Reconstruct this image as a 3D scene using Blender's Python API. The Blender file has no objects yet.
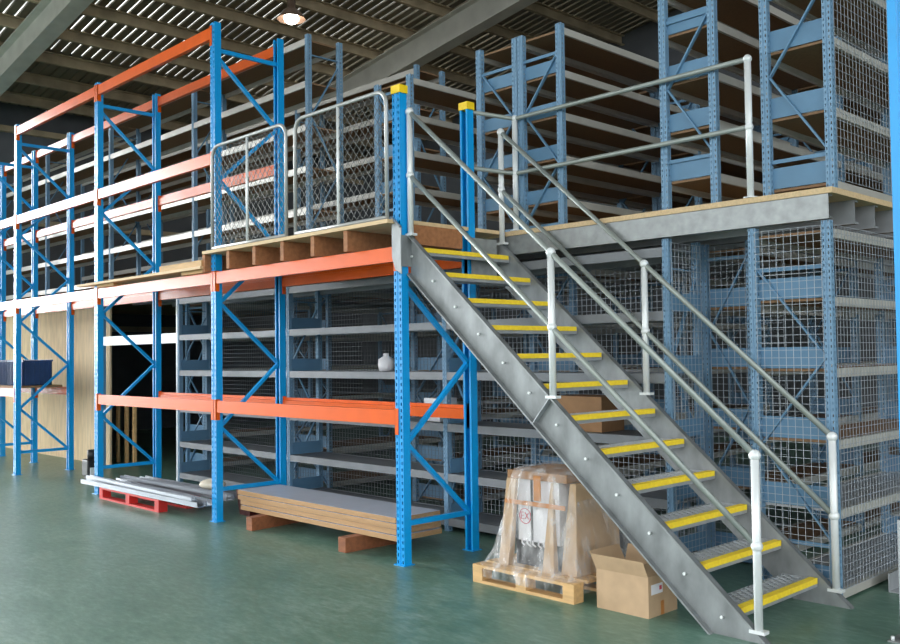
import bpy, math, random
from mathutils import Vector, Matrix
random.seed(7)
sc = bpy.context.scene
COL = sc.collection

# ------------------------------------------------------------------ materials
def lin(c):
    return tuple((x/255/12.92 if x/255 <= .04045 else ((x/255+.055)/1.055)**2.4) for x in c)
def newmat(name):
    m = bpy.data.materials.new(name); m.use_nodes = True
    nt = m.node_tree; b = nt.nodes['Principled BSDF']
    return m, nt, b
def mat(name, rgb, rough=.5, metal=0., var=.12, scale=6., bump=0., bscale=40., stretch=(1,1,1), spec=.5, coat=0.):
    """plain surface with a gentle procedural wear"""
    m, nt, b = newmat(name)
    c = lin(rgb)
    tc = nt.nodes.new('ShaderNodeTexCoord'); mp = nt.nodes.new('ShaderNodeMapping')
    mp.inputs['Scale'].default_value = stretch
    nt.links.new(tc.outputs['Object'], mp.inputs['Vector'])
    n = nt.nodes.new('ShaderNodeTexNoise'); n.inputs['Scale'].default_value = scale; n.inputs['Detail'].default_value = 4
    nt.links.new(mp.outputs['Vector'], n.inputs['Vector'])
    r = nt.nodes.new('ShaderNodeValToRGB')
    r.color_ramp.elements[0].position = .3; r.color_ramp.elements[1].position = .7
    r.color_ramp.elements[0].color = (*[x*(1-var) for x in c], 1)
    r.color_ramp.elements[1].color = (*[min(1, x*(1+var)) for x in c], 1)
    nt.links.new(n.outputs['Fac'], r.inputs['Fac']); nt.links.new(r.outputs['Color'], b.inputs['Base Color'])
    b.inputs['Roughness'].default_value = rough; b.inputs['Metallic'].default_value = metal
    b.inputs['Specular IOR Level'].default_value = spec; b.inputs['Coat Weight'].default_value = coat
    if bump:
        n2 = nt.nodes.new('ShaderNodeTexNoise'); n2.inputs['Scale'].default_value = bscale
        nt.links.new(mp.outputs['Vector'], n2.inputs['Vector'])
        bp = nt.nodes.new('ShaderNodeBump'); bp.inputs['Strength'].default_value = bump; bp.inputs['Distance'].default_value = .01
        nt.links.new(n2.outputs['Fac'], bp.inputs['Height']); nt.links.new(bp.outputs['Normal'], b.inputs['Normal'])
    return m
def punched(name, rgb, rough, pitch, hw, hh, metal=0.):
    """painted upright with real see-through slots, laid out on the UV map (metres)"""
    m, nt, b = newmat(name)
    b.inputs['Base Color'].default_value = (*lin(rgb), 1); b.inputs['Roughness'].default_value = rough
    b.inputs['Metallic'].default_value = metal
    N = nt.nodes.new; L = nt.links.new
    uv = N('ShaderNodeUVMap'); sx = N('ShaderNodeSeparateXYZ'); L(uv.outputs['UV'], sx.inputs[0])
    def mth(op, a, bb=None):
        n = N('ShaderNodeMath'); n.operation = op
        for i, v in enumerate((a, bb)):
            if v is None: continue
            if isinstance(v, (int, float)): n.inputs[i].default_value = v
            else: L(v, n.inputs[i])
        return n.outputs[0]
    u = mth('ABSOLUTE', sx.outputs[0]); fu = mth('LESS_THAN', u, hw)
    v = mth('FRACT', mth('DIVIDE', sx.outputs[1], pitch)); v = mth('ABSOLUTE', mth('SUBTRACT', v, .5))
    fv = mth('LESS_THAN', v, hh/pitch)
    f = mth('MULTIPLY', fu, fv)
    tr = N('ShaderNodeBsdfTransparent'); mx = N('ShaderNodeMixShader')
    L(f, mx.inputs[0]); L(b.outputs[0], mx.inputs[1]); L(tr.outputs[0], mx.inputs[2])
    L(mx.outputs[0], nt.nodes['Material Output'].inputs['Surface'])
    return m
M = {}
M['blue'] = mat('rack_blue_paint', (0,152,222), .33, var=.06, spec=.6)
M['blueh'] = punched('rack_blue_punched', (0,152,222), .33, .05, .007, .012)
M['orange'] = mat('rack_orange_paint', (226,92,10), .3, var=.06, spec=.3)
M['yellow'] = mat('safety_yellow', (246,208,20), .45, var=.08)
M['nosing'] = mat('nosing_yellow', (250,214,50), .6, var=.1, scale=30, bump=.3)
M['sblue'] = mat('shelf_blue_paint', (92,132,162), .5, var=.06)
M['sblueh'] = punched('shelf_blue_punched', (116,152,180), .5, .04, .006, .009)
M['beam'] = mat('shelf_beam_grey', (200,198,190), .4, .35, .06)
M['chip'] = mat('chipboard', (134,104,76), .8, var=.15, scale=60)
M['chipedge'] = mat('chipboard_floor_edge', (206,180,140), .8, var=.12, scale=60)
M['galv'] = mat('galvanised_steel', (150,154,154), .42, .55, .16, 14, .12, 30)
M['galvl'] = mat('galvanised_shelf', (176,180,184), .4, .5, .1, 10)
M['string'] = mat('galvanised_stringer', (138,142,143), .45, .4, .3, 7, .2, 25, (1,1,.5))
M['white'] = mat('handrail_grey_white', (226,230,230), .35, .15, .04)
M['rail'] = mat('handrail_galvanised', (150,157,152), .4, .35, .08)
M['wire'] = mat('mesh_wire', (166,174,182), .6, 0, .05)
M['wire_shaded'] = mat('mesh_wire_shaded', (104,110,116), .6, 0, .05)  # dark copy of the mesh wire; shade of the lower bays painted in
M['beam_shaded'] = mat('shelf_grey_shaded', (124,128,132), .5, .2, .1)  # darker copy of the shelf grey; dim interior put into the colour
M['chain'] = mat('chainlink_wire', (96,100,98), .45, .4, .05)
M['frame'] = mat('fence_tube', (172,174,172), .4, .3, .06)
M['timber'] = mat('pallet_timber', (200,162,110), .75, var=.16, scale=5, bump=.15, stretch=(1,6,6))
M['timberd'] = mat('rough_red_timber', (136,82,50), .8, var=.2, scale=5, bump=.2, stretch=(1,6,6))
M['joist'] = mat('dark_timber_joist', (158,106,68), .8, var=.2, scale=5, stretch=(1,6,6))
M['deckw'] = mat('plywood_deck', (212,184,142), .75, var=.1, scale=4, stretch=(1,5,1))
M['ply'] = mat('plywood_hoarding', (228,202,162), .75, var=.14, scale=4, bump=.05, stretch=(5,1,.7))
M['mdf'] = mat('mdf_edge', (172,134,92), .75, var=.12, scale=30, stretch=(.2,1,4))
M['lam'] = mat('grey_laminate', (178,184,196), .4, var=.04)
M['red'] = mat('red_pallet_paint', (196,40,34), .6, var=.15)
M['alu'] = mat('aluminium_profile', (140,146,154), .36, .6, .06)
M['card'] = mat('cardboard', (178,150,118), .8, var=.07, scale=12)
M['cardd'] = mat('cardboard_dark', (150,112,76), .8, var=.12, scale=10)
M['paper'] = mat('white_carton', (222,222,226), .6, var=.04)
M['blk'] = mat('black_plastic', (26,27,30), .5)
M['tape'] = mat('brown_tape', (176,116,60), .4)
M['redink'] = mat('red_ink', (190,60,80), .6)
M['crate'] = mat('dark_blue_crate', (34,62,104), .5)
M['maroon'] = mat('maroon_plastic', (74,24,24), .5)
M['sack'] = mat('cream_sack', (214,204,184), .8)
M['roof'] = mat('roof_sheet_underside', (132,124,108), .5, .35, .15, 3, stretch=(.3,2,1))
M['purlin'] = mat('dusty_purlin', (176,160,132), .7, .1, .2, 3)
M['rafter'] = mat('rafter_grey', (196,196,186), .6, .1, .1, 3)
M['wallm'] = mat('dark_cladding', (88,92,96), .7, .1, .1, 3)
M['lampm'] = mat('lamp_reflector', (120,96,80), .35, .4)
def emis(name, rgb, s):
    m, nt, b = newmat(name); b.inputs['Base Color'].default_value = (*lin(rgb), 1)
    b.inputs['Emission Color'].default_value = (*lin(rgb), 1); b.inputs['Emission Strength'].default_value = s; return m
M['bulb'] = emis('lit_bulb', (255,250,240), 6)
def added_rib_mat(nm='added_translucent_rib', q=1):
    m, nt, b = newmat(nm)
    t = nt.nodes.new('ShaderNodeBsdfTranslucent'); n = nt.nodes.new('ShaderNodeTexNoise'); n.inputs['Scale'].default_value = .8
    tc = nt.nodes.new('ShaderNodeTexCoord'); nt.links.new(tc.outputs['Object'], n.inputs['Vector'])
    r = nt.nodes.new('ShaderNodeValToRGB'); r.color_ramp.elements[0].position = .35; r.color_ramp.elements[1].position = .6
    r.color_ramp.elements[0].color = (*[.12*k for k in (1,1,.95)],1); r.color_ramp.elements[1].color = (.6*q,.61*q,.58*q,1)
    if q < .5: r.color_ramp.elements[0].color = (.05,.05,.045,1)
    nt.links.new(n.outputs['Fac'], r.inputs['Fac']); nt.links.new(r.outputs['Color'], t.inputs['Color'])
    nt.links.new(t.outputs[0], nt.nodes['Material Output'].inputs['Surface']); return m
M['lightrib'] = added_rib_mat(); M['lightrib_dim'] = added_rib_mat('added_dim_translucent_rib', .45)  # added see-through ribs: bright one for metal glints, dim one to lighten roof
def film_mat():
    m, nt, b = newmat('stretch_film')
    b.inputs['Base Color'].default_value = (.80,.80,.80,1); b.inputs['Roughness'].default_value = .18
    tr = nt.nodes.new('ShaderNodeBsdfTransparent'); mx = nt.nodes.new('ShaderNodeMixShader')
    tc = nt.nodes.new('ShaderNodeTexCoord'); n = nt.nodes.new('ShaderNodeTexNoise'); n.inputs['Scale'].default_value = 9; n.inputs['Detail'].default_value = 6
    mp = nt.nodes.new('ShaderNodeMapping'); mp.inputs['Scale'].default_value = (1.6,1.6,.5)
    nt.links.new(tc.outputs['Object'], mp.inputs[0]); nt.links.new(mp.outputs[0], n.inputs['Vector'])
    r = nt.nodes.new('ShaderNodeValToRGB'); r.color_ramp.elements[0].position = .40; r.color_ramp.elements[1].position = .75
    r.color_ramp.elements[0].color = (.05,.05,.05,1); r.color_ramp.elements[1].color = (.46,.46,.46,1)
    nt.links.new(n.outputs['Fac'], r.inputs['Fac']); nt.links.new(r.outputs['Color'], mx.inputs[0])
    bp = nt.nodes.new('ShaderNodeBump'); bp.inputs['Strength'].default_value = .9; bp.inputs['Distance'].default_value = .03
    nt.links.new(n.outputs['Fac'], bp.inputs['Height']); nt.links.new(bp.outputs['Normal'], b.inputs['Normal'])
    nt.links.new(tr.outputs[0], mx.inputs[1]); nt.links.new(b.outputs[0], mx.inputs[2])
    nt.links.new(mx.outputs[0], nt.nodes['Material Output'].inputs['Surface']); return m
M['film'] = film_mat()
def floor_mat():
    m, nt, b = newmat('green_painted_concrete')
    N = nt.nodes.new; L = nt.links.new
    tc = N('ShaderNodeTexCoord')
    n1 = N('ShaderNodeTexNoise'); n1.inputs['Scale'].default_value = .9; n1.inputs['Detail'].default_value = 8; n1.inputs['Roughness'].default_value = .65
    n2 = N('ShaderNodeTexNoise'); n2.inputs['Scale'].default_value = 5; n2.inputs['Detail'].default_value = 8; n2.inputs['Roughness'].default_value = .7
    mp = N('ShaderNodeMapping'); mp.inputs['Scale'].default_value = (.5,1.6,1)
    L(tc.outputs['Object'], n1.inputs['Vector']); L(tc.outputs['Object'], mp.inputs[0]); L(mp.outputs[0], n2.inputs['Vector'])
    r = N('ShaderNodeValToRGB'); e = r.color_ramp.elements
    e[0].position = .36; e[0].color = (*lin((58,96,80)), 1); e[1].position = .64; e[1].color = (*lin((132,156,144)), 1)
    x = e.new(.5); x.color = (*lin((92,126,110)), 1)
    mx = N('ShaderNodeMix'); mx.data_type = 'FLOAT'; mx.inputs[0].default_value = .5
    n3 = N('ShaderNodeTexNoise'); n3.inputs['Scale'].default_value = 16; n3.inputs['Detail'].default_value = 10; n3.inputs['Roughness'].default_value = .75
    mp3 = N('ShaderNodeMapping'); mp3.inputs['Rotation'].default_value = (0,0,.6); mp3.inputs['Scale'].default_value = (.6,1.5,1)
    L(tc.outputs['Object'], mp3.inputs[0]); L(mp3.outputs[0], n3.inputs['Vector'])
    mx2 = N('ShaderNodeMix'); mx2.data_type = 'FLOAT'; mx2.inputs[0].default_value = .45
    L(n1.outputs['Fac'], mx.inputs[2]); L(n2.outputs['Fac'], mx.inputs[3]); L(mx.outputs[0], mx2.inputs[2]); L(n3.outputs['Fac'], mx2.inputs[3]); L(mx2.outputs[0], r.inputs['Fac'])
    L(r.outputs['Color'], b.inputs['Base Color'])
    rr = N('ShaderNodeMapRange'); rr.inputs['To Min'].default_value = .22; rr.inputs['To Max'].default_value = .5
    L(n2.outputs['Fac'], rr.inputs['Value']); L(rr.outputs[0], b.inputs['Roughness'])
    bp = N('ShaderNodeBump'); bp.inputs['Strength'].default_value = .12; bp.inputs['Distance'].default_value = .01
    L(n2.outputs['Fac'], bp.inputs['Height']); L(bp.outputs['Normal'], b.inputs['Normal'])
    return m
M['floor'] = floor_mat(); M['asphalt'] = mat('asphalt', (92,92,92), .9, var=.1)

# ------------------------------------------------------------------ geometry helpers
WO = {}
def setp(o, label=None, cat=None, group=None, kind=None):
    if label: o['label'] = label
    if cat: o['category'] = cat
    if group: o['group'] = group
    if kind: o['kind'] = kind
    return o
def thing(name, loc, label, cat, group=None, kind=None):
    o = bpy.data.objects.new(name, None); o.empty_display_size = .2; o.location = loc; COL.objects.link(o)
    WO[o.name] = Vector(loc); return setp(o, label, cat, group, kind)
class MB:
    def __init__(s): s.v = []; s.f = []; s.uv = []; s.mi = []; s.sm = []
    def quad(s, p, uv=None, mi=0, sm=False):
        n = len(s.v); s.v += [Vector(q) for q in p]; s.f.append(tuple(range(n, n+len(p)))); s.uv.append(uv or [(9,0)]*len(p)); s.mi.append(mi); s.sm.append(sm)
    def hexa(s, c, mi=0):      # 8 corners: bottom 0-3 ccw, top 4-7
        n = len(s.v); s.v += [Vector(q) for q in c]
        for f in ((3,2,1,0),(4,5,6,7),(0,1,5,4),(1,2,6,5),(2,3,7,6),(3,0,4,7)):
            s.f.append(tuple(n+i for i in f)); s.uv.append([(9,0)]*4); s.mi.append(mi); s.sm.append(False)
        return s
    def box(s, x0, x1, y0, y1, z0, z1, mi=0):
        s.hexa([(x0,y0,z0),(x1,y0,z0),(x1,y1,z0),(x0,y1,z0),(x0,y0,z1),(x1,y0,z1),(x1,y1,z1),(x0,y1,z1)], mi); return s
    def bar(s, a, b, w, h, up=(0,0,1), mi=0):
        a = Vector(a); b = Vector(b); d = (b-a).normalized(); up = Vector(up)
        if abs(d.dot(up)) > .99: up = Vector((0,1,0))
        r = d.cross(up).normalized()*w/2; u = r.cross(d).normalized()*h/2
        s.hexa([a-r-u, a+r-u, b+r-u, b-r-u, a-r+u, a+r+u, b+r+u, b-r+u], mi); return s
    def prism(s, prof, a, b, X, Y, mi=0):   # closed outline prof (u,v) swept from a to b
        a = Vector(a); b = Vector(b); X = Vector(X); Y = Vector(Y); n = len(prof); k = len(s.v)
        s.v += [a+X*u+Y*v for u, v in prof]+[b+X*u+Y*v for u, v in prof]
        for i in range(n):
            j = (i+1) % n; s.f.append((k+i, k+j, k+n+j, k+n+i)); s.uv.append([(9,0)]*4); s.mi.append(mi); s.sm.append(False)
        s.f.append(tuple(k+i for i in reversed(range(n)))); s.uv.append([(9,0)]*n); s.mi.append(mi); s.sm.append(False)
        s.f.append(tuple(k+n+i for i in range(n))); s.uv.append([(9,0)]*n); s.mi.append(mi); s.sm.append(False)
        return s
    def tube(s, pts, r, seg=10, caps=True, mi=0):
        pts = [Vector(p) for p in pts]; rings = []; prev = None
        for i, p in enumerate(pts):
            d = (pts[min(i+1, len(pts)-1)]-pts[max(i-1, 0)]).normalized()
            if prev is None:
                u = Vector((0,0,1)) if abs(d.z) < .9 else Vector((1,0,0)); a = d.cross(u).normalized()
            else: a = (prev-d*prev.dot(d)).normalized()
            prev = a; b = d.cross(a); k = len(s.v)
            s.v += [p+(a*math.cos(2*math.pi*j/seg)+b*math.sin(2*math.pi*j/seg))*r for j in range(seg)]; rings.append(k)
        for k0, k1 in zip(rings, rings[1:]):
            for j in range(seg):
                jn = (j+1) % seg; s.f.append((k0+j, k0+jn, k1+jn, k1+j)); s.uv.append([(9,0)]*4); s.mi.append(mi); s.sm.append(seg > 5)
        if caps:
            for k, rev in ((rings[0], True), (rings[-1], False)):
                f = [k+j for j in range(seg)]; s.f.append(tuple(reversed(f) if rev else f)); s.uv.append([(9,0)]*seg); s.mi.append(mi); s.sm.append(False)
        return s
    def lathe(s, c, prof, seg=20, mi=0, axis='z'):
        c = Vector(c); k = len(s.v); n = len(prof)
        for r, z in prof:
            for j in range(seg):
                t = 2*math.pi*j/seg; s.v.append(c+Vector((r*math.cos(t), r*math.sin(t), z)))
        for i in range(n-1):
            for j in range(seg):
                jn = (j+1) % seg; s.f.append((k+i*seg+j, k+i*seg+jn, k+(i+1)*seg+jn, k+(i+1)*seg+j)); s.uv.append([(9,0)]*4); s.mi.append(mi); s.sm.append(True)
        return s
    def ball(s, c, r, mi=0, sx=1, sy=1, sz=1):
        k = len(s.v); R, S = 8, 12
        for i in range(R+1):
            for j in range(S):
                a = math.pi*i/R; t = 2*math.pi*j/S
                s.v.append(Vector(c)+Vector((r*sx*math.sin(a)*math.cos(t), r*sy*math.sin(a)*math.sin(t), r*sz*math.cos(a))))
        for i in range(R):
            for j in range(S):
                jn = (j+1) % S; s.f.append((k+i*S+j, k+(i+1)*S+j, k+(i+1)*S+jn, k+i*S+jn)); s.uv.append([(9,0)]*4); s.mi.append(mi); s.sm.append(True)
        return s
    def build(s, name, mats, parent=None, bevel=0):
        off = WO.get(parent.name, Vector()) if parent else Vector()
        me = bpy.data.meshes.new(name)
        me.from_pydata([tuple(v-off) for v in s.v], [], s.f)
        uvl = me.uv_layers.new(name='UVMap'); i = 0
        flat = [c for u in s.uv for q in u for c in q]; uvl.data.foreach_set('uv', flat)
        me.polygons.foreach_set('material_index', s.mi); me.polygons.foreach_set('use_smooth', s.sm)
        for m in (mats if isinstance(mats, (list, tuple)) else [mats]): me.materials.append(M[m] if isinstance(m, str) else m)
        me.update()
        o = bpy.data.objects.new(name, me); COL.objects.link(o)
        if parent: o.parent = parent
        WO[o.name] = off
        if bevel:
            b = o.modifiers.new('bevel', 'BEVEL'); b.width = bevel; b.segments = 2; b.limit_method = 'ANGLE'
        return o
def holeface(mb, x0, y0, x1, y1, z0, z1, u0, u1):
    mb.quad([(x0,y0,z0),(x1,y1,z0),(x1,y1,z1),(x0,y0,z1)], [(u0,z0),(u1,z0),(u1,z1),(u0,z1)], 0)

# upright of channel section; 'face' = side the closed web is on
def upright(x, y, w, d, z0, z1, face, t=.004, both=False):
    """x,y: middle of the section; w along X, d along Y"""
    mb = MB(); X0, X1, Y0, Y1 = x-w/2, x+w/2, y-d/2, y+d/2
    def plate(ax0, ay0, ax1, ay1, u0, u1): holeface(mb, ax0, ay0, ax1, ay1, z0, z1, u0, u1)
    if face in '-y+y':
        yw, yo = (Y0, Y1) if face == '-y' else (Y1, Y0)
        h = w/4
        # web with a shallow groove in the middle; slots either side of it
        g = .006 if face == '-y' else -.006
        xs = [X0, x-w*.12, x-w*.06, x+w*.06, x+w*.12, X1]
        plate(xs[0], yw, xs[1], yw, -.019, .019); plate(xs[1], yw, xs[2], yw+g, 9, 9)
        plate(xs[2], yw+g, xs[3], yw+g, 9, 9); plate(xs[3], yw+g, xs[4], yw, 9, 9); plate(xs[4], yw, xs[5], yw, -.019, .019)
        for xx in (X0, X1):
            plate(xx, yw, xx, yo, -.03 if both else 9, .03 if both else 9)
            sg = 1 if xx == X0 else -1
            plate(xx, yo, xx+sg*w*.22, yo, 9, 9); plate(xx+sg*w*.22, yo, xx+sg*w*.22, yo+(yw-yo)*.2, 9, 9)
    else:
        xw, xo = (X0, X1) if face == '-x' else (X1, X0)
        plate(xw, Y0, xw, Y1, -w/2, w/2)
        for yy in (Y0, Y1):
            plate(xw, yy, xo, yy, -.03, .03)
            sg = 1 if yy == Y0 else -1
            plate(xo, yy, xo, yy+sg*d*.25, 9, 9)
    return mb

# ------------------------------------------------------------------ setting
fl = MB(); fl.box(-20, 9, -9, 16, -.1, 0); o = fl.build('floor', 'floor'); setp(o, 'green painted concrete warehouse floor', None, None, 'structure')
gm = MB(); gm.box(-90,-20.01,-70,60,-.3,-.02); gm.box(-20.01,60,-70,-9.01,-.3,-.02); gm.box(9.01,60,-9.01,60,-.3,-.02)
setp(gm.build('ground', 'asphalt'), 'asphalt yard outside the building', None, None, 'structure')
RS, RZ = .15, 6.9
def rz(x): return RZ + RS*(x+20)
rf = MB(); p = .19; y = -9.0
segs = [(-20,-17.3,0),(-17.3,-12.3,1),(-12.3,9,2)]
while y < 16:
    for a, b, k in segs:
        za, zb = rz(a), rz(b)
        rf.quad([(a,y,za),(b,y,zb),(b,y+.138,zb),(a,y+.138,za)])
        rf.quad([(a,y+.138,za),(b,y+.138,zb),(b,y+.148,zb+.03),(a,y+.148,za+.03)])
        rf.quad([(a,y+.148,za+.03),(b,y+.148,zb+.03),(b,y+.18,zb+.03),(a,y+.18,za+.03)], None, k)
        rf.quad([(a,y+.18,za+.03),(b,y+.18,zb+.03),(b,y+.19,zb),(a,y+.19,za)])
    y += p
ceiling = rf.build('ceiling', ['roof', 'lightrib', 'lightrib_dim']); setp(ceiling, 'corrugated metal roof seen from below with added translucent strips', None, None, 'structure')
x = -19.4
while x < 8:
    z = rz(x)-.005
    pr = [(0,0),(.075,0),(.075,-.02),(.012,-.02),(.012,-.19),(.075,-.19),(.075,-.21),(0,-.21)]
    MB().prism([(a-.035, b) for a, b in pr], (x,-9,z), (x,16,z), (1,0,0), (0,0,1)).build('purlin', 'purlin', ceiling)
    x += 1.02
for y in (5.75, 11.9):
    a = Vector((-20, y, rz(-20)-.22)); b = Vector((9, y, rz(9)-.22))
    n = Vector((-RS, 0, 1)).normalized(); H = .52
    mb = MB()
    mb.prism([(-.14,0),(.14,0),(.14,-.02),(.012,-.02),(.012,-H+.02),(.14,-H+.02),(.14,-H),(-.14,-H),(-.14,-H+.02),(-.012,-H+.02),(-.012,-.02),(-.14,-.02)], a, b, (0,1,0), n)
    mb.build('rafter', 'rafter', ceiling)
# end wall with its tall loading doorway, rear wall
w = MB()
w.box(-20.2, -20, 4.3, 16, 0, 6.95); w.box(-20.2, -20, -9, -6, 0, 6.95); w.box(-20.2, -20, -6, 4.3, 6.5, 6.95)
wl = w.build('wall_left', 'wallm'); setp(wl, 'dark clad end wall', None, None, 'structure')
w = MB(); w.hexa([(-20,16,0),(9,16,0),(9,16.2,0),(-20,16.2,0),(-20,16,rz(-20)),(9,16,rz(9)),(9,16.2,rz(9)),(-20,16.2,rz(-20))])
setp(w.build('wall_back', 'wallm'), 'dark clad rear wall behind the shelving', None, None, 'structure')
w = MB(); w.hexa([(9,8,0),(9.2,8,0),(9.2,16,0),(9,16,0),(9,8,rz(9)),(9.2,8,rz(9)),(9.2,16,rz(9)),(9,16,rz(9))])  # unseen wall put in to keep the shelving interior darker
setp(w.build('wall_right_added', 'wallm'), 'added side wall beyond the shelving, cutting light from the right', None, None, 'structure')
# girts across end wall
for z in (2.2, 4.4, 6.3):
    MB().box(-20, -19.9, 4.3, 16, z, z+.12).build('girt', 'purlin', wl)
MB().bar((-19.93,5.2,4.4), (-19.93,9.5,6.6), .08, .05).build('brace', 'rafter', wl)
# plywood hoarding
hw_ = MB(); xx = -20.0
while xx < -13.7:
    x1 = min(xx+1.2, -13.62); hw_.box(xx+.003, x1-.003, 6.05+random.uniform(0,.006), 6.08, 0, 2.40); xx += 1.2
for xx in (-19,-17.6,-16.2,-14.8): hw_.box(xx, xx+.05, 6.08, 6.17, 0, 2.4)
setp(hw_.build('wall_plywood', 'ply'), 'plywood sheet hoarding under the mezzanine', None, None, 'structure')

# ------------------------------------------------------------------ pallet racking
YF, YB = 4.715, 5.455        # post centres
rack = thing('pallet_racking', (-10.3, 5.05, 0), 'long blue and orange pallet racking run ending in a low corner frame beside the stairs', 'pallet racking')
def rack_frame(x, H, cap=False):
    posts = []
    for yy, fc in ((YF,'-y'), (YB,'+y')):
        po = upright(x, yy, .088, .072, .006, H, fc).build('post', 'blueh', rack); posts.append(po)
        MB().box(x-.06, x+.06, yy-.055, yy+.055, 0, .006).build('base_plate', 'blue', po)
        if cap: setp(MB().box(x-.052, x+.052, yy-.042, yy+.042, H-.05, H+.012).build('end_cap', 'yellow', po), 'yellow plastic end cap')
    nodes = [(YB,.31)]; z = .92; s = 0
    while z < (2.3 if cap else H-.15):
        nodes.append(((YF if s % 2 == 0 else YB), z)); z += .61; s += 1
    for (a, za), (b, zb) in zip(nodes, nodes[1:]):
        a2 = a+(.03 if a == YF else -.03); b2 = b+(.03 if b == YF else -.03)
        MB().bar((x, a2, za), (x, b2, zb), .03, .04, (1,0,0)).build('diagonal_brace', 'blue', rack)
    for z in ((.31, 2.2) if cap else (.31, H-.27)): MB().bar((x+.002, YF+.03, z), (x+.002, YB-.03, z), .03, .04).build('horizontal_brace', 'blue', rack)
XFR = [-5.41, -8.18, -10.92, -13.62]
rack_frame(-5.41, 3.68, True)
for x in XFR[1:]: rack_frame(x, 4.93)
for x in (-15.02, -16.45): rack_frame(x, 4.9)
def rack_beam(x0, x1, front, ztop, h=.115):
    y = YF-.036 if front else YB+.036; s = -1 if front else 1
    a, b = x0+.048, x1-.048
    yo, yi = y-(s*.0), y-s*.045     # outer face flush with post face, body going inwards
    prof = [(0,0),(0,-h),(-s*.045,-h),(-s*.045,-.032),(-s*.026,-.028),(-s*.026,0)]
    mb = MB().prism(prof, (a,y,ztop), (b,y,ztop), (0,1,0), (0,0,1))
    o = mb.build('load_beam', 'orange', rack)
    for xe, sg in ((a,-1),(b,1)):
        c = MB()
        yc0, yc1 = (y-.006, y+.04) if front else (y-.04, y+.006)
        c.box(min(xe, xe+sg*.004), max(xe, xe+sg*.004), yc0, yc1, ztop-.19, ztop+.012)
        yp0, yp1 = (y-.006, y-.001) if front else (y+.001, y+.006)
        c.box(min(xe, xe+sg*.042), max(xe, xe+sg*.042), yp0, yp1, ztop-.19, ztop+.012)
        c.build('beam_connector', 'orange', o)
DK = 2.44
for fr_ in (True, False):
    rack_beam(-8.18, -5.41, fr_, 1.18); rack_beam(-8.18, -5.41, fr_, DK)
    rack_beam(-10.92, -8.18, fr_, 1.18)
    for z in (DK, 3.63, 4.89): rack_beam(-10.92, -8.18, fr_, z)
    for z in (DK, 3.63, 4.89): rack_beam(-13.62, -10.92, fr_, z)
    for z in (1.2, DK, 3.63): rack_beam(-15.02, -13.62, fr_, z); rack_beam(-16.45, -15.02, fr_, z)
rack_beam(-15.02, -13.62, False, 4.89); rack_beam(-16.45, -15.02, False, 4.89)

# deck of the racking platform
pl = thing('access_platform', (-6.8, 5.2, 2.445), 'timber landing with joists lying on the orange racking beams at the head of the stairs', 'platform')
zt = 2.645
d = MB()
XA, XB = -8.12, -5.47
d.box(-8.24, -5.42, 4.59, 4.672, zt-.03, zt)
d.box(XA, XB, 4.672, 4.76, zt-.03, zt); d.box(-8.24, -5.36, 4.76, 5.41, zt-.03, zt)
d.box(XA, XB, 5.41, 5.505, zt-.03, zt); d.box(-8.24, -5.36, 5.505, 5.83, zt-.03, zt)
d.build('deck_board', 'deckw', pl)
for i in range(6):
    x = -5.97-.455*i
    MB().box(x-.025, x+.025, 4.61, 5.83, DK+.004, zt-.031).build('joist', 'joist', pl)
MB().box(-5.40, -5.362, 4.78, 5.34, DK+.02, zt-.031).build('edge_joist', 'joist', pl)

# fence panels along the platform
def tube_round_rect(mb, x0, x1, z0, z1, y, R, r):
    pts = []
    pts += [(x0,y,z0)]
    for k in range(7):
        t = math.pi-k*math.pi/12; pts.append((x0+R+R*math.cos(t), y, z1-R+R*math.sin(t)))
    for k in range(7):
        t = math.pi/2-k*math.pi/12; pts.append((x1-R+R*math.cos(t), y, z1-R+R*math.sin(t)))
    pts += [(x1,y,z0)]
    mb.tube(pts, r, 10)
    mb.tube([(x0,y,z0+.02),(x1,y,z0+.02)], r, 10)
def fence(x0, x1, lab):
    y = 4.632; z0, z1 = zt+.002, 3.66
    t = thing('chain_link_fence_panel', ((x0+x1)/2, y, z0), lab, 'fence panel', 'fence panels along the landing')
    f = MB(); tube_round_rect(f, x0, x1, z0, z1, y, .11, .016); f.build('tube_frame', 'frame', t)
    xm = (x0+x1)/2; MB().tube([(xm,y,z0+.02),(xm,y,z1)], .014, 10).build('middle_post', 'white', t)
    m = MB(); W = x1-x0-.04; Hh = z1-z0-.06; a0 = x0+.02; b0 = z0+.04; s = .076
    k = -int(Hh/s)-1
    def clip(ax, az, dx, dz):
        # segment of length to cross the panel
        lo, hi = 0, 9
        for pz, dd, mn, mx in ((ax, dx, a0, a0+W), (az, dz, b0, b0+Hh)):
            t0, t1 = (mn-pz)/dd, (mx-pz)/dd
            if t0 > t1: t0, t1 = t1, t0
            lo = max(lo, t0); hi = min(hi, t1)
        return (lo, hi) if hi-lo > .01 else None
    n = int((W+Hh)/s)+2
    for i in range(-n, n):
        for dx in (1, -1):
            ax = a0+(i*s if dx == 1 else i*s+W*0)
            r_ = clip(ax-(0 if dx == 1 else 0), b0, dx, 1.15)
            if r_:
                yy = y+.0015*dx
                m.bar((ax+dx*r_[0], yy, b0+1.15*r_[0]), (ax+dx*r_[1], yy, b0+1.15*r_[1]), .0032, .0032, (0,1,0))
    m.build('chain_link_mesh', 'chain', t)
fence(-8.11, -6.84, 'chain link fence panel at the left end of the landing, beside the tall blue post')
fence(-6.70, -5.47, 'chain link fence panel at the right of the landing, beside the yellow capped post')

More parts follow.
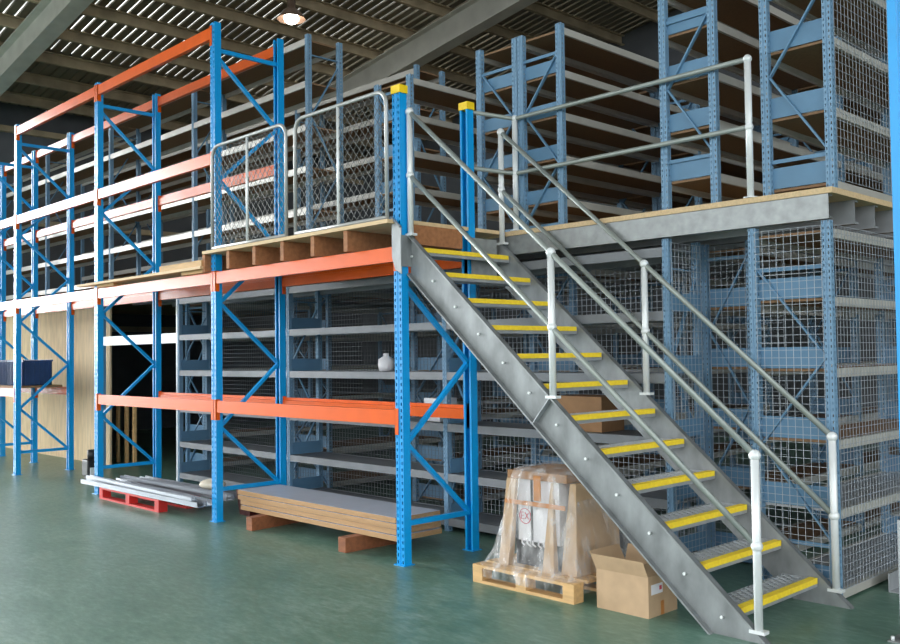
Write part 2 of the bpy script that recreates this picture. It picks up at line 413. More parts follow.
# ------------------------------------------------------------------ mezzanine
MY = 5.85
mz = thing('mezzanine_floor', (-9, 8, 2.44), 'galvanised joist mezzanine floor with chipboard deck carrying the upper shelving', 'mezzanine')
MB().box(-20, -2.53, MY-.012, 12.5, 2.60, 2.638).build('deck_panel', 'chipedge', mz)
fr = MB().prism([(0,0),(.06,0),(.06,-.012),(.006,-.012),(.006,-.148),(.06,-.148),(.06,-.16),(0,-.16)], (-2.56,MY+.0,2.599), (-20,MY+.0,2.599), (0,1,0), (0,0,1))
fr.build('front_joist', 'galv', mz)
for i in range(14):
    y = MY+.40+.335*i
    MB().prism([(0,0),(.06,0),(.06,-.012),(.006,-.012),(.006,-.148),(.06,-.148),(.06,-.16),(0,-.16)], (-2.56,y,2.599), (-14,y,2.599), (0,1,0), (0,0,1)).build('joist', 'galvl', mz)

# ------------------------------------------------------------------ shelving runs
def shelf_beam(mb, a, b, h=.058, t=.022, up=(0,0,1), side=1):
    a = Vector(a); b = Vector(b); dd = (b-a).normalized(); s = dd.cross(Vector((0,0,1)))*side
    mb.prism([(0,0),(0,-h),(t,-h),(t,-.022),(t*1.5,-.018),(t*1.5,0)] , a, b, s, (0,0,1))
def run_y(name, label, x0, x1, ys, z0, z1, levels, sheet=.14, panel='chip', group=None, mesh=(), brace_phase=0, bz=None, bp_=.56, ysheet=True):
    """run of shelving going away along Y between x0 and x1, frames at every y of ys"""
    t = thing(name, ((x0+x1)/2, (ys[0]+ys[-1])/2, z0), label, 'shelving', group)
    w = .055
    for k, y in enumerate(ys):
        for x, fc in ((x0+w/2,'-x'), (x1-w/2,'+x')):
            upright(x, y, w, .05, z0, z1, '-y', both=True).build('upright', 'sblueh', t)
        # diagonal lacing
        br = MB(); z = bz or z1-.12; s = brace_phase
        br.box(x0+w, x1-w, y-.002, y+.010, z-.013, z+.013)
        while z-bp_ > z0:
            xa, xb = (x0+w, x1-w) if s % 2 == 0 else (x1-w, x0+w)
            br.bar((xa, y+.004, z), (xb, y+.004, z-bp_), .012, .026, (0,1,0))
            z -= bp_; s += 1
        br.box(x0+w, x1-w, y-.002, y+.010, z-.053, z-.027)
        br.build('diagonal_bracing', 'sblue', t)
        for L_ in levels:
            if sheet and L_+sheet < z1: MB().box(x0+w*.8, x1-w*.8, y+.016, y+.024, L_, L_+sheet).build('side_sheet', 'sblue', t)
    for ya, yb in zip(ys, ys[1:]):
        for L_ in levels:
            for x, s in ((x0+.004, 1), (x1-.004, -1)):
                mb = MB()
                a, b = (x, ya+.026, L_), (x, yb-.026, L_)
                shelf_beam(mb, a, b, side=s); mb.build('shelf_beam', 'beam', t)
            if panel == 'galvl' and L_ < .8:
                pn = MB(); q = x0+.035; 
                while q < x1-.05:
                    pn.box(q, min(q+.095, x1-.035), ya+.03, yb-.03, L_-.02, L_-.004); q += .1
                pn.build('shelf_panel', 'galvl', t)
            else:
                MB().box(x0+.035, x1-.035, ya+.028, yb-.028, L_-.020, L_-.003).build('shelf_panel', 'chip' if panel == 'galvl' else panel, t)
    return t
def run_x(name, label, xs, y0, y1, z0, z1, levels, sheet=0, panel='chip', group=None, bm='beam'):
    t = thing(name, ((xs[0]+xs[-1])/2, (y0+y1)/2, z0), label, 'shelving', group)
    w = .055
    for k, x in enumerate(xs):
        for y in (y0+w/2, y1-w/2):
            upright(x, y, .05, w, z0, z1, '-y', both=True).build('upright', 'sblueh', t)
        br = MB(); z = z1-.3; s = 1
        br.bar((x, y0+w, z1-.22), (x, y1-w, z1-.22), .012, .026, (1,0,0))
        while z-.62 > z0:
            ya, yb = (y0+w, y1-w) if s % 2 == 0 else (y1-w, y0+w)
            br.bar((x, ya, z), (x, yb, z-.6), .012, .026, (1,0,0)); z -= .6; s += 1
        br.build('diagonal_bracing', 'sblue', t)
        if sheet:
            for L_ in levels:
                if L_+sheet < z1: MB().box(x+.026, x+.032, y0+.03, y1-.03, L_, L_+sheet).build('side_sheet', 'sblue', t)
    for xa, xb in zip(xs, xs[1:]):
        a, b = min(xa,xb)+.026, max(xa,xb)-.026
        for L_ in levels:
            mb = MB(); shelf_beam(mb, (a,y0+.003,L_), (b,y0+.003,L_), h=.07, side=-1); mb.build('shelf_beam', bm, t)
            mb = MB(); shelf_beam(mb, (a,y1-.003,L_), (b,y1-.003,L_), h=.07, side=1); mb.build('shelf_beam', bm, t)
            MB().box(a, b, y0+.036, y1-.036, L_-.02, L_-.003).build('shelf_panel', panel, t)
    return t
def mesh_x(parent, x0, x1, y, z0, z1, s=.05, wd=.0034, mt='wire'):
    m = MB(); n = int(round((x1-x0)/s)); k = int(round((z1-z0)/s))
    for i in range(n+1):
        x = x0+(x1-x0)*i/n; m.box(x-wd/2, x+wd/2, y-wd/2, y+wd/2, z0, z1)
    for j in range(k+1):
        z = z0+(z1-z0)*j/k; m.box(x0, x1, y-wd*1.5, y-wd/2, z-wd/2, z+wd/2)
    return m.build('wire_mesh_panel', mt, parent)
def mesh_y(parent, x, y0, y1, z0, z1, s=.05, wd=.0034, mt='wire'):
    m = MB(); n = int(round((y1-y0)/s)); k = int(round((z1-z0)/s))
    for i in range(n+1):
        y = y0+(y1-y0)*i/n; m.box(x-wd/2, x+wd/2, y-wd/2, y+wd/2, z0, z1)
    for j in range(k+1):
        z = z0+(z1-z0)*j/k; m.box(x+wd/2, x+wd*1.5, y0, y1, z-wd/2, z+wd/2)
    return m.build('wire_mesh_panel', mt, parent)

ZM = 2.64
ys5 = [5.93, 8.02, 10.11, 12.2]
G1 = 'upper shelving runs on the mezzanine'
lv = lambda z, p, n: [z+p*i for i in range(n)]
t1 = run_y('shelving_run', 'upper blue shelving run at the outer right mezzanine edge, mesh on its right side', -3.03, -2.54, ys5[:3], ZM, 4.32, [2.69,3.17,3.63,4.09], .14, 'chip', G1, brace_phase=1, bz=3.99, bp_=.54)
mesh_y(t1, -2.535, 5.95, 10.1, 2.70, 4.3, .055, .0025)
run_y('shelving_run', 'upper blue shelving run second from the right mezzanine edge, left of the tall rail post', -3.83, -3.37, ys5, ZM, 4.32, lv(2.86,.365,4)+[4.28], .13, 'chip', G1, brace_phase=1, bz=4.04, bp_=.5)
run_y('shelving_run', 'upper blue shelving run, right half of the back to back pair on the mezzanine', -5.235, -4.76, ys5, ZM, 4.31, lv(2.86,.355,5), .11, 'chip', G1, brace_phase=1, bz=4.08, bp_=.46)
run_y('shelving_run', 'upper blue shelving run, left half of the back to back pair, beside rear yellow cap', -5.73, -5.245, ys5, ZM, 4.31, lv(2.86,.355,5), .11, 'chip', G1, brace_phase=0, bz=4.08, bp_=.46)
run_y('shelving_run', 'upper blue shelving run seen just behind the front yellow capped post and fence', -7.16, -6.62, ys5, ZM, 4.31, lv(2.86,.355,5), .11, 'chip', G1, brace_phase=0)
run_x('shelving_run', 'tall upper shelving run behind the pallet racking, its end frame rising above the fence', [-8.31,-10.82,-13.3,-15.75,-18.2], 5.90, 6.38, ZM, 5.13, [2.76,3.22,3.68,4.14,4.62,5.09], 0, 'chip', G1)
run_x('shelving_run', 'dim upper shelving run in the second row behind the pallet racking', [-8.31,-10.82,-13.3,-15.75,-18.2], 7.5, 7.98, ZM, 5.13, [2.76,3.22,3.68,4.14,4.62,5.09], 0, 'chip', G1)

G2 = 'lower shelving runs under the mezzanine'
LV = [.075, .58, 1.02, 1.48, 1.94, 2.38]
LVx = [.12, .52, .97, 1.44, 1.90, 2.37]
ZT = 2.43
tA = run_x('shelving_run', 'lower mesh backed shelving run along the front, behind the racking and wrapped pallet', [-11.16,-8.66,-6.15,-3.79], 5.87, 6.32, 0, ZT, LVx, .13, 'beam_shaded', G2, bm='beam_shaded')
for a, b in ((-11.13,-8.69),(-8.63,-6.18)): mesh_x(tA, a, b, 6.33, .1, 2.40, .05, .003, 'wire_shaded')
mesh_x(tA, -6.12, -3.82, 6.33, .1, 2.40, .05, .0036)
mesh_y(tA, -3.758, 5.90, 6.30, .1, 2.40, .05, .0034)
tB = run_y('shelving_run', 'lower blue shelving run under the mezzanine, second frame from the right corner', -3.84, -3.40, [6.46,8.3,10.1], 0, ZT, LV, .14, 'chip', G2, brace_phase=1)
mesh_x(tB, -3.74, -3.15, 6.40, .1, 2.40, .05, .0028)
tC = run_y('shelving_run', 'lower blue shelving run at the right corner, meshed on its front and right sides', -3.125, -2.56, [5.885]+ys5[1:3], 0, ZT, LV, .14, 'galvl', G2, brace_phase=0, bz=2.14, bp_=.585)
mesh_x(tC, -3.07, -2.615, 5.85, .1, 2.40, .05, .0028)
mesh_y(tC, -2.555, 5.92, 10.1, .08, 2.40, .05, .0026)
ysb = [6.60, 8.4, 10.2]
run_y('shelving_run', 'lower blue shelving run standing behind the mesh to the left of the corner rack frame', -5.73, -5.20, ysb, 0, ZT, LVx, .13, 'chip', G2, brace_phase=1)
run_y('shelving_run', 'lower blue shelving run behind the mesh, in line with the board stack middle', -7.4, -6.8, ysb, 0, ZT, LVx, .13, 'chip', G2, brace_phase=0)
run_y('shelving_run', 'lower blue shelving run standing behind the mesh, beside the second rack frame', -9.62, -8.86, ysb, 0, ZT, LVx, .13, 'chip', G2, brace_phase=1)
run_y('shelving_run', 'lower blue shelving run farthest left under the mezzanine, beside the dark opening', -12.3, -11.75, ysb, 0, ZT, LVx, .13, 'chip', G2, brace_phase=0)

# opening between hoarding and shelving: white head beam and post
dr = thing('door_frame', (-12.5, 5.93, 0), 'pale steel frame around the dark opening beside the plywood hoarding', 'frame')
MB().box(-13.58, -11.20, 5.90, 5.94, 1.80, 1.93).box(-13.58,-11.20,5.885,5.90,1.85,1.88).build('head_beam', 'white', dr)
MB().box(-11.235, -11.195, 5.88, 5.95, 0, 2.43).build('side_post', 'white', dr)
for x in (-13.56,): MB().box(x-.03, x+.03, 5.89, 5.95, 0, 2.43).build('side_post', 'sblue', dr)
for i, x in enumerate((-14.05, -13.75, -13.48)):
    s = MB().box(x-.03, x+.03, 6.35, 6.39, 0, 1.02).build('timber_batten', 'timber')
    setp(s, '%s of three short pale timber battens upright in the dark opening' % ('leftmost','middle one','rightmost')[i], 'batten', 'battens in the dark opening')

# ------------------------------------------------------------------ stair
st = thing('staircase', (-3.9, 5.22, 0), 'galvanised steel staircase with yellow nosings and tubular handrails climbing to the landing', 'staircase')
NX, NZ, SL = -2.655, .155, .874
def topz(x): return NZ+.02+SL*(NX-x)
V = .325
def stringer(yw, s, name):
    """s=-1 flanges towards -Y"""
    x_t = -5.36
    def para(mb, y0, y1, dz0, dz1, xa, xb):
        # strip following the slope, cut level at the floor and plumb at the top
        pts = []
        top = lambda x: topz(x)+dz1
        bot = lambda x: topz(x)+dz0
        # foot: intersection with z=0
        xf_top = NX+(.02+NZ+dz1)/SL; xf_bot = NX+(.02+NZ+dz0)/SL
        poly = [(xa, top(xa)), (xa, bot(xa)), (xf_bot, 0), (xf_top, 0)]
        mb.prism([(px, pz) for px, pz in poly], (0,y0,0), (0,y1,0), (1,0,0), (0,0,1))
    mb = MB()
    para(mb, yw-.004, yw+.004, -V, 0, x_t, 0)
    para(mb, *sorted((yw, yw+s*.045)), -.014, 0, x_t, 0)
    para(mb, *sorted((yw, yw+s*.045)), -V, -V+.014, x_t, 0)
    o = mb.build('stringer', 'string', st)
    # splice rib across the channel
    n = Vector((SL, 0, 1)).normalized(); xs_ = -3.96
    a = Vector((xs_, yw+s*.024, topz(xs_)-.01)); b = a-n*(.225)
    MB().bar(a, b, .006, .044, (0,1,0)).build('splice_plate', 'galvl', o)
    b0 = None
    for i in range(12):
        for dx in (-.10,):
            x = NX-.2348*i+dx; z = topz(x)-.16
            if b0 is None:
                q0 = MB().tube([(x,yw+s*.004,z),(x,yw+s*.018,z)], .010, 6).build('bolt', 'white', o); b0 = (q0, x, z)
            else:
                c = b0[0].copy(); COL.objects.link(c); c.parent = o; c.location = (x-b0[1], 0, z-b0[2])
    return o
stringer(4.775, -1, 'near'); stringer(5.785, 1, 'far')
# mounting bracket at the head of the near stringer
MB().prism([(-5.455,2.67),(-5.455,2.36),(-5.42,2.26),(-5.345,2.22),(-5.345,2.58)], (0,4.662,0), (0,4.668,0), (1,0,0), (0,0,1)).box(-5.355,-5.349,4.66,4.77,2.28,2.52).bar((-5.455,4.655,2.67),(-5.345,4.655,2.58),.02,.012).build('head_bracket', 'string', st)
MB().box(-5.352,-5.346,5.43,5.73,2.26,2.56).build('head_bracket', 'galv', st)
# treads
def tread_mesh():
    mb = MB(); y0, y1 = 4.785, 5.775
    mb.box(-.235, -.229, y0, y1, -.045, 0); mb.box(-.012, -.008, y0, y1, -.05, -.004); mb.box(-.034, -.030, y0, y1, -.05, 0)
    for y in (y0, y1-.005): mb.box(-.229, -.03, y, y+.005, -.05, 0)
    n = 17; pit = (y1-y0-.01)/n; dx = .199/5
    for i in range(n):
        for k in range(5):
            ya = y0+.005+pit*(i+(.5 if k % 2 else 0)); x = -.229+dx*k
            for d_ in (.5, -.5):
                yb = ya+pit*d_
                if y0 < yb < y1 and y0 < ya < y1: mb.bar((x, ya, -.006), (x+dx, yb, -.006), .007, .012)
    return mb
tm = tread_mesh(); nos = MB().prism([(0,.008),(-.05,.008),(-.05,-.002),(-.008,-.002),(-.008,-.026),(0,-.026)], (0,4.80,0), (0,5.76,0), (1,0,0), (0,0,1))
src = None
for i in range(12):
    x = NX-.2348*i; z = NZ+.2053*i
    if src is None:
        o = tm.build('tread', 'galvl', st); n_ = nos.build('nosing', 'nosing', o); src = (o, n_)
        # meshes are local to the stair base: shift by object location
        base = WO[st.name]
        for q in (o, n_):
            q.data.transform(Matrix.Translation(base))
            q.data.transform(Matrix.Translation(Vector((0,-base.y,0))))
        n_.data.update()
        for q in (o,): q.location = (x-base.x, 0, z-base.z)
        # undo y shift handled above
    else:
        o = src[0].copy(); n_ = src[1].copy(); COL.objects.link(o); COL.objects.link(n_)
        o.parent = st; n_.parent = o; o.location = (x-base.x, 0, z-base.z)
# handrails
for yy, side in ((4.752,'near'), (5.80,'far')):
    hp = []
    for x in ((-5.335,-3.945,-2.525) if side == 'near' else (-5.345,-3.925,-2.555)):
        zb = topz(x)+.006; zt_ = topz(x)+.965
        pm = MB().tube([(x,yy,zb),(x,yy,zt_)], .0235, 14)
        pm.box(x-.045, x+.045, yy-.028, yy+.028, zb-.006, zb+.012)
        po = pm.build('handrail_post', 'white', st)
        zm_ = topz(x)+.47
        for zz in (zt_, zm_): MB().ball((x,yy,zz), .033).build('ball_joint', 'white', po)
        hp.append((x, zt_, zm_))
    for k in (1, 2):
        MB().tube([(hp[0][0],yy,hp[0][k]),(hp[1][0],yy,hp[1][k]),(hp[2][0],yy,hp[2][k])], .0185, 12).build('top_rail' if k == 1 else 'middle_rail', 'rail', st)

# guard rail on the mezzanine edge
gr = thing('guard_rail', (-4.2, 5.87, ZM), 'tubular guard rail on the mezzanine edge above the stairs', 'guard rail')
GZ, GM, gy = 3.60, 3.13, 5.875
for x in (-5.25, -3.105):
    po = MB().tube([(x,gy,ZM),(x,gy,GZ)], .0235, 14).lathe((x,gy,ZM), [(0,.008),(.05,.008),(.05,0)], 16).build('post', 'white', gr)
    for zz in (GZ, GM): MB().ball((x,gy,zz), .031).build('ball_joint', 'white', po)
for z, nm in ((GZ,'top_rail'), (GM,'middle_rail')):
    MB().tube([(-5.40,5.455,z+.02),(-5.25,gy,z),(-3.105,gy,z)], .0185, 12).build(nm, 'rail', gr)

# ------------------------------------------------------------------ goods on the floor
def pallet(name, x0, x1, y0, y1, m, label, h=.125, rot=0, group=None):
    t = thing(name, ((x0+x1)/2, (y0+y1)/2, 0), label, 'pallet', group)
    n = 6
    for i in range(n):
        w = (y1-y0)/n*.78; y = y0+(y1-y0-w)*i/(n-1); MB().box(x0, x1, y, y+w, h-.02, h).build('top_board', m, t)
    for k in range(3):
        x = x0+(x1-x0-.09)*k/2
        for q in range(3):
            y = y0+(y1-y0-.10)*q/2
            MB().box(x, x+.09, y, y+.10, .02, h-.02).build('block', m, t)
    for q in range(3):
        y = y0+(y1-y0-.10)*q/2; MB().box(x0, x1, y, y+.10, 0, .02).build('bottom_board', m, t)
    return t
p1 = pallet('wooden_pallet', -4.66, -3.76, 4.70, 5.52, 'timber', 'pale wooden pallet on the floor under the stairs carrying the wrapped load')
p1.rotation_euler = (0,0,0)
# load on it
ld = thing('wrapped_load', (-4.2, 5.1, .126), 'white carton with brown corner boards under clear stretch film on the wooden pallet', 'wrapped goods')
MB().box(-4.40, -4.03, 4.90, 5.36, .30, .73).build('carton', 'paper', ld)
MB().box(-4.44, -4.00, 4.92, 5.40, .127, .295).build('dark_base', 'blk', ld)
for a, b in (((-4.53,4.83),(-4.44,4.89)), ((-4.13,4.83),(-4.03,4.88)), ((-3.99,4.86),(-3.86,5.35)), ((-4.50,5.30),(-4.42,5.42))):
    MB().hexa([(a[0],a[1],.127),(b[0],a[1],.127),(b[0],b[1],.127),(a[0],b[1],.127),(a[0]+.07,a[1]+.02,.73),(b[0]+(.07 if b[0] < -4.3 else -.01),a[1]+.02,.73),(b[0]+(.07 if b[0] < -4.3 else -.01),b[1]-.02,.73),(a[0]+.07,b[1]-.02,.73)]).build('corner_board', 'card', ld)
MB().box(-4.47, -3.94, 4.87, 5.36, .73, .785).build('top_card', 'cardd', ld)
MB().box(-4.28, -4.265, 4.893, 4.899, .30, .73).build('black_strap', 'blk', ld)
MB().box(-4.455, -3.92, 4.822, 4.829, .56, .59).box(-4.19,-4.13,4.822,4.829,.60,.77).build('brown_tape', 'tape', ld)
# red ring mark with letters
rm = MB()
for k in range(20):
    a0, a1 = 2*math.pi*k/20, 2*math.pi*(k+1)/20; c = (-4.335, 4.897, .47); R = .052
    rm.bar((c[0]+R*math.cos(a0),c[1],c[2]+R*math.sin(a0)), (c[0]+R*math.cos(a1),c[1],c[2]+R*math.sin(a1)), .004, .006, (0,1,0))
def strokes(mb, segs, ox, oz, s, y, w=.006):
    for (a, b, c_, d_) in segs: mb.bar((ox+a*s, y, oz+b*s), (ox+c_*s, y, oz+d_*s), .004, w, (0,1,0))
strokes(rm, [(0,0,0,1),(0,1,.6,1),(0,.5,.5,.5),(0,0,.6,0)], -4.372, .45, .045, 4.897)
strokes(rm, [(0,0,.7,1),(0,1,.7,0)], -4.335, .45, .045, 4.897)
rm.build('red_mark', 'redink', ld)
hk = MB()
for k in range(6): x = -4.37+.05*k; hk.tube([(x,4.9,.31),(x+.015,4.885,.285),(x+.035,4.89,.27)], .006, 6)
hk.build('cable_tie_ends', 'paper', ld)
# film: loft of rings
fm = MB(); rings = []; seg = 56
def ring(z, x0, x1, y0, y1, amp):
    pts = []
    for j in range(seg):
        t = 2*math.pi*j/seg; c, s = math.cos(t), math.sin(t); pw = .35
        px = (abs(c)**pw)*(1 if c > 0 else -1); py = (abs(s)**pw)*(1 if s > 0 else -1)
        k = 1+amp*math.sin(j*2.3+z*17)+amp*.7*math.sin(j*5.1+z*31)
        pts.append(Vector(((x0+x1)/2+(x1-x0)/2*px*k, (y0+y1)/2+(y1-y0)/2*py*k, z)))
    return pts
prof = [(.05,-4.675,-3.745,4.685,5.53,.0),(.128,-4.672,-3.745,4.688,5.53,.0),(.135,-4.66,-3.75,4.70,5.52,.004),(.16,-4.635,-3.765,4.72,5.50,.008),(.21,-4.605,-3.78,4.745,5.48,.012),(.30,-4.565,-3.80,4.765,5.46,.014),(.42,-4.53,-3.82,4.78,5.44,.014),(.52,-4.495,-3.84,4.795,5.43,.012),(.64,-4.47,-3.87,4.80,5.42,.01),(.75,-4.45,-3.90,4.82,5.40,.012),(.80,-4.43,-3.94,4.85,5.38,.02),(.825,-4.34,-4.02,4.92,5.3,.03)]
for r_ in prof: 
    k = len(fm.v); fm.v += ring(*r_); rings.append(k)
for k0, k1 in zip(rings, rings[1:]):
    for j in range(seg):
        jn = (j+1) % seg; fm.f.append((k0+j,k0+jn,k1+jn,k1+j)); fm.uv.append([(9,0)]*4); fm.mi.append(0); fm.sm.append(True)
fm.f.append(tuple(rings[-1]+j for j in range(seg))); fm.uv.append([(9,0)]*seg); fm.mi.append(0); fm.sm.append(True)
fm.build('stretch_film', 'film', ld)

# open cardboard box
bx = thing('cardboard_box', (-3.43, 4.91, 0), 'open brown cardboard box on the floor between the wrapped pallet and the stair stringer', 'box')
bx0, bx1, by0, by1, bh, tt = -3.62, -3.235, 4.755, 5.065, .245, .005
b = MB(); b.box(bx0,bx1,by0,by1,0,tt).box(bx0,bx1,by0,by0+tt,tt,bh).box(bx0,bx1,by1-tt,by1,tt,bh).box(bx0,bx0+tt,by0+tt,by1-tt,tt,bh).box(bx1-tt,bx1,by0+tt,by1-tt,tt,bh)
b.build('body', 'card', bx)
def flap(a, b_, off):
    a = Vector(a); b_ = Vector(b_); off = Vector(off); n = (b_-a).cross(off).normalized()*.004
    ins = (b_-a).normalized()*.02
    return MB().hexa([a-n/2, b_-n/2, b_+n/2, a+n/2, a+off-n/2, b_+off-n/2, b_+off+n/2, a+off+n/2])
flap((bx0,by0,bh),(bx1,by0,bh),(-.012,-.035,.095)).build('flap', 'card', bx)
flap((bx1,by1,bh),(bx0,by1,bh),(-.01,.05,.10)).build('flap', 'card', bx)
flap((bx0,by1,bh),(bx0,by0,bh),(-.05,0,.10)).build('flap', 'card', bx)
flap((bx1,by0,bh),(bx1,by1,bh),(-.09,0,.05)).build('flap', 'card', bx)
setp(MB().box(bx1, bx1+.0015, by0+.03, by0+.15, .135, .195).build('shipping_label', 'paper', bx), 'white label')
MB().box(bx1+.0015, bx1+.0025, by0+.115, by0+.14, .155, .18).build('red_dot', 'redink', bx)
MB().box(bx1, bx1+.0012, by0+.13, by0+.165, .0, .085).build('tape', 'tape', bx)

# stack of boards on two bearers
def plain(name, mb, m, label, cat, group=None, bevel=0):
    return setp(mb.build(name, m, None, bevel), label, cat, group)
bh0 = .125
offs = [(0,0),(-.02,.012),(.0,-.0),(.012,.008)]
pos = ['the bottom one', 'second from the bottom', 'second from the top', 'the grey topped uppermost one']
for i in range(4):
    z = bh0+.001+.0455*i; ox, oy = [(.035,-.02),(.0,.0),(.015,-.008),(-.01,.004)][i]
    q = MB(); q.box(-8.03+ox+(.05 if i < 2 else 0), -5.66+ox, 4.85+oy, 5.34+oy, z, z+.0435); q.f and None
    q.mi = [0]*6
    q.mi[1] = 1
    plain('laminated_board', q, ['mdf','lam'], 'laminated chipboard sheet in the stack on floor bearers, %s' % pos[i], 'board', 'boards stacked in the racking', .003)
for x, s, l in ((-7.52, -.07, 'rough reddish timber bearer under the left end of the board stack'), (-6.12, .02, 'rough reddish timber bearer under the right end of the board stack')):
    plain('timber_bearer', MB().hexa([(x-.05,4.66,0),(x+.05,4.66,0),(x+.05+s,5.33,0),(x-.05+s,5.33,0),(x-.05,4.66,.122),(x+.05,4.66,.122),(x+.05+s,5.33,.122),(x-.05+s,5.33,.122)]), 'timberd', l, 'timber bearer', 'bearers under the boards', .004)

# red pallet with metal profiles
pallet('red_pallet', -10.55, -9.10, 4.56, 5.30, 'red', 'red painted pallet on the floor under the loose aluminium profiles', .13)
def profile(x0, y0, x1, y1, z0, z1, w, h, lab):
    a = Vector((x0,y0,z0)); b = Vector((x1,y1,z1))
    s = (b-a).cross(Vector((0,0,1))).normalized()
    pr = [(-w/2,0),(w/2,0),(w/2,h),(w/2-.006,h),(w/2-.006,.006),(-w/2+.006,.006),(-w/2+.006,h),(-w/2,h)]
    mb = MB().prism(pr, a, b, s, (0,0,1))
    plain('aluminium_profile', mb, 'alu', lab, 'metal profile', 'loose profiles on the red pallet')
profile(-11.02,4.575,-8.30,4.60, .135,.135, .075,.05, 'long silvery channel profile on the red pallet, nearest the front')
profile(-10.80,4.83,-8.32,4.72, .135,.135, .09,.05, 'silvery channel profile on the red pallet just behind the front one')
profile(-10.75,4.98,-8.45,5.02, .135,.135, .09,.06, 'wider silvery channel profile in the middle of the red pallet')
profile(-10.70,5.16,-8.50,5.18, .135,.135, .08,.05, 'silvery channel profile at the rear of the red pallet')
profile(-10.60,4.86,-8.27,4.90, .199,.199, .06,.035, 'silvery channel profile lying on top of the others on the red pallet')
profile(-11.00,4.62,-8.40,4.58, .190,.190, .05,.035, 'thin silvery channel stacked on the nearest one of the red pallet') 
plain('sack', MB().ball((-8.95,5.10,.25), .13, sx=1.3, sz=.45), 'sack', 'cream rounded sack lying on the profiles beside the second rack post', 'sack')
mr = thing('maroon_bin', (-8.42, 5.12, 0), 'dark maroon bin on the floor beside the left end of the board stack', 'bin')
MB().hexa([(-8.37,5.08,0),(-8.18,5.08,0),(-8.18,5.28,0),(-8.37,5.28,0),(-8.40,5.05,.26),(-8.15,5.05,.26),(-8.15,5.31,.26),(-8.40,5.31,.26)]).build('body', 'maroon', mr)
MB().box(-8.41,-8.14,5.04,5.32,.262,.28).build('rim', 'maroon', mr)
bb = thing('floor_cleaner', (-12.0, 5.1, 0), 'small black machine with pale front on the floor by the hoarding corner', 'machine')
MB().box(-12.12,-11.92,5.0,5.2,.08,.30).build('body', 'blk', bb, .02)
MB().tube([(-12.02,5.1,.30),(-12.02,5.1,.42)], .06, 14).build('motor', 'blk', bb)
MB().box(-11.919,-11.90,5.03,5.17,.03,.2).build('front_cover', 'white', bb)
for y in (5.02, 5.16): MB().tube([(-12.02,y,.06),(-12.02,y+.03,.06)], .06, 14).build('wheel', 'blk', bb)

# sheet and timber on the second bay
ps = MB().box(-11.25,-8.25,4.575,4.672,DK+.035,DK+.062).box(-10.85,-8.25,4.672,4.76,DK+.035,DK+.062).box(-11.25,-8.25,4.76,5.34,DK+.035,DK+.062)
plain('plywood_sheet', ps, 'deckw', 'thin plywood sheet laid across the racking beams left of the fence', 'sheet')
for x0, x1, l in ((-10.80,-10.35,'left'), (-8.75,-8.30,'right')):
    plain('timber_packer', MB().box(x0,x1,4.64,5.3,DK+.004,DK+.034), 'timber', 'flat timber packer under the %s end of the plywood sheet on the racking' % l, 'timber', 'packers under the plywood sheet')
plain('timber_beam', MB().box(-9.15,-8.27,4.60,5.28,DK+.063,DK+.125), 'timber', 'pale timber slab lying on the right end of the plywood sheet', 'timber')

# dark blue crates in the left bay
for i in range(6):
    x = -15.9+.35*i if False else -15.72+.33*i
    if -15.12 < x < -14.72: x = x
    t = thing('plastic_crate', (x+.15, 5.05, 1.205), 'dark blue ribbed crate on the left racking shelf, %s from the left end' % ['first','second','third','fourth','fifth','sixth and last'][i], 'crate', 'blue crates on the left racking shelf')
    z0 = 1.235
    c = MB(); c.box(x,x+.30,4.85,5.25,z0,z0+.01); c.box(x,x+.008,4.85,5.25,z0,z0+.36); c.box(x+.292,x+.30,4.85,5.25,z0,z0+.36); c.box(x,x+.30,4.85,4.858,z0,z0+.36); c.box(x,x+.30,5.242,5.25,z0,z0+.36)
    c.build('body', 'crate', t)
    r = MB()
    for k in range(5): r.box(x+.02+.06*k, x+.032+.06*k, 4.836, 4.85, z0, z0+.34)
    for k in range(6): r.box(x+.30, x+.312, 4.87+.066*k, 4.882+.066*k, z0, z0+.34)
    r.build('ribs', 'crate', t)
    MB().box(x-.005,x+.305,4.838,4.85,z0+.34,z0+.37).box(x-.005,x+.305,5.25,5.262,z0+.34,z0+.37).build('rim', 'crate', t)
plain('shelf_board', MB().box(-16.35,-13.72,4.70,5.38,1.203,1.233), 'cardd', 'brown shelf board under the blue crates on the left racking', 'shelf board')
# small things behind the mesh
t = thing('white_container', (-7.22, 6.08, 1.442), 'small white rounded container on a lower shelf seen through the racking', 'container')
MB().lathe((-7.22,6.08,1.442), [(0,0),(.07,0),(.085,.05),(.08,.12),(.03,.15),(.03,.18),(0,.18)], 18).build('body', 'paper', t)
t = thing('small_carton', (-6.45, 6.08, .972), 'small pale carton on the lower shelf just right of the corner rack post', 'carton')
MB().box(-6.55,-6.33,5.98,6.2,1.0-.026,1.19).build('body', 'paper', t); MB().box(-6.46,-6.42,5.979,6.201,1.19,1.192).build('tape', 'tape', t)
t = thing('tall_carton', (-4.05,6.1,1.0), 'brown carton on the lower shelf behind the stair treads', 'carton')
MB().box(-4.95,-4.45,5.95,6.25,.972,1.25).build('body', 'cardd', t); MB().box(-4.72,-4.68,5.949,6.251,1.25,1.252).build('tape', 'tape', t)

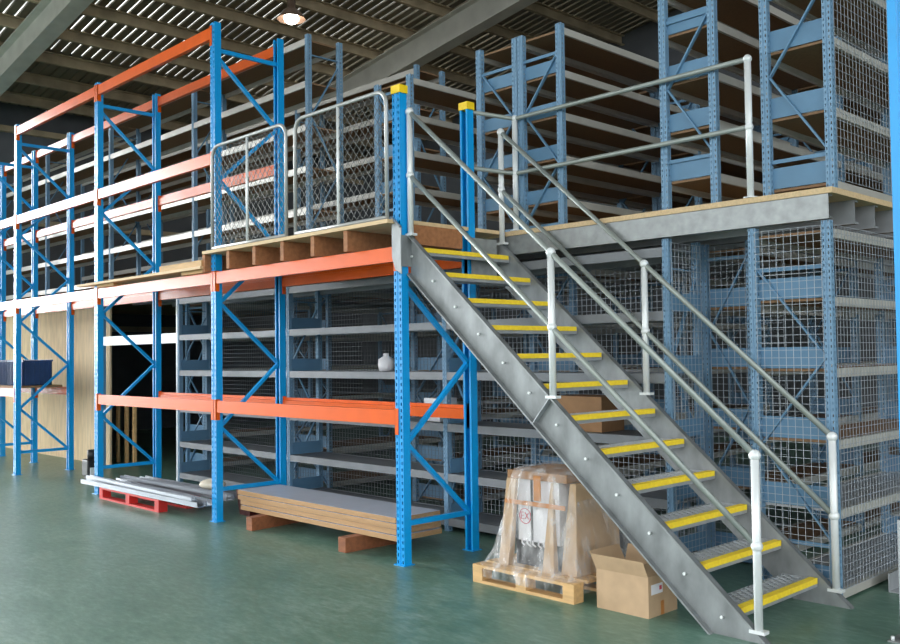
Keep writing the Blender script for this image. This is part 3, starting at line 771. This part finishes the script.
# near rack post at the right edge
nr = thing('rack_post', (-1.60, 4.3, 0), 'bright blue rack post close to the camera at the right edge', 'rack post')
upright(-1.50, 4.22, .10, .07, .006, 5.2, '-y', both=True).build('post', 'blue', nr)
MB().box(-1.56,-1.38,4.14,4.30,0,.006).build('base_plate', 'blue', nr)
t = thing('galvanised_bollard', (-1.97,5.36,0), 'short galvanised steel post with bolts standing at the right edge', 'post')
MB().box(-2.0,-1.94,5.33,5.39,.008,.66).build('post', 'galvl', t); MB().box(-2.05,-1.89,5.28,5.44,0,.008).build('base_plate', 'galv', t)
MB().tube([(-1.97,5.33,.62),(-1.97,5.315,.62)], .012, 6).build('bolt', 'white', t); MB().tube([(-2.03,5.30,.008),(-2.03,5.30,.03)], .01, 6).build('bolt', 'white', t)
# small bracket foot by the lower right shelf
plain('galvanised_offcut', MB().prism([(0,0),(.22,0),(.22,.006),(.006,.006),(.006,.12),(0,.12)], (-2.45,6.35,0.001), (-2.45,6.95,0.001), (1,0,0), (0,0,1)), 'galvl', 'folded galvanised angle lying on the floor beside the right corner shelving', 'metal angle')

# high bay lamp
lx, ly, lz = -13.1, 9.0, 7.35
lp = thing('high_bay_lamp', (lx,ly,lz), 'lit high bay lamp with brown domed reflector hanging from the roof', 'lamp')
MB().lathe((lx,ly,lz), [(.24,0),(.23,.03),(.15,.13),(.07,.20),(.07,.32),(0,.32)], 24).build('reflector', 'lampm', lp)
MB().ball((lx,ly,lz+.02), .13, sz=.8).build('bulb', 'bulb', lp)
MB().tube([(lx,ly,lz+.32),(lx,ly,rz(lx)-.0)], .015, 8).build('hanger', 'purlin', lp)

# ------------------------------------------------------------------ light, camera
w = bpy.data.worlds.new('sky'); sc.world = w; w.use_nodes = True
nt = w.node_tree; bg = nt.nodes['Background']; bg.inputs[0].default_value = (.94,.98,1,1)
# overcast sky, brighter low down towards the far end doorway
tc = nt.nodes.new('ShaderNodeTexCoord'); dp = nt.nodes.new('ShaderNodeVectorMath'); dp.operation = 'DOT_PRODUCT'
dp.inputs[1].default_value = Vector((-1,-.02,.12)).normalized()
nt.links.new(tc.outputs['Generated'], dp.inputs[0])
mr_ = nt.nodes.new('ShaderNodeMapRange'); mr_.inputs['From Min'].default_value = .895; mr_.inputs['From Max'].default_value = .965
mr_.inputs['To Min'].default_value = .9; mr_.inputs['To Max'].default_value = 10.0; mr_.interpolation_type = 'SMOOTHSTEP'
nt.links.new(dp.outputs['Value'], mr_.inputs['Value']); nt.links.new(mr_.outputs[0], bg.inputs[1])
cam = bpy.data.cameras.new('camera'); co = bpy.data.objects.new('camera', cam); COL.objects.link(co); sc.camera = co
a_, b_, c_ = -.802, .035, -.013
F_ = 930.0
f = Vector((math.sin(a_)*math.cos(b_), math.cos(a_)*math.cos(b_), math.sin(b_)))
r = Vector((math.cos(a_), -math.sin(a_), 0)); u = r.cross(f)
r2 = r*math.cos(c_)+u*math.sin(c_); u2 = -r*math.sin(c_)+u*math.cos(c_)
m = Matrix(((r2.x,u2.x,-f.x,0),(r2.y,u2.y,-f.y,0),(r2.z,u2.z,-f.z,1.6),(0,0,0,1)))
co.matrix_world = m
cam.sensor_width = 36; cam.lens = F_*36/900; cam.clip_end = 200; cam.clip_start = .05
sc.view_settings.view_transform = 'Standard'; sc.view_settings.look = 'None'; sc.view_settings.gamma = 1; sc.view_settings.exposure = 1.85
sc.view_settings.use_curve_mapping = False
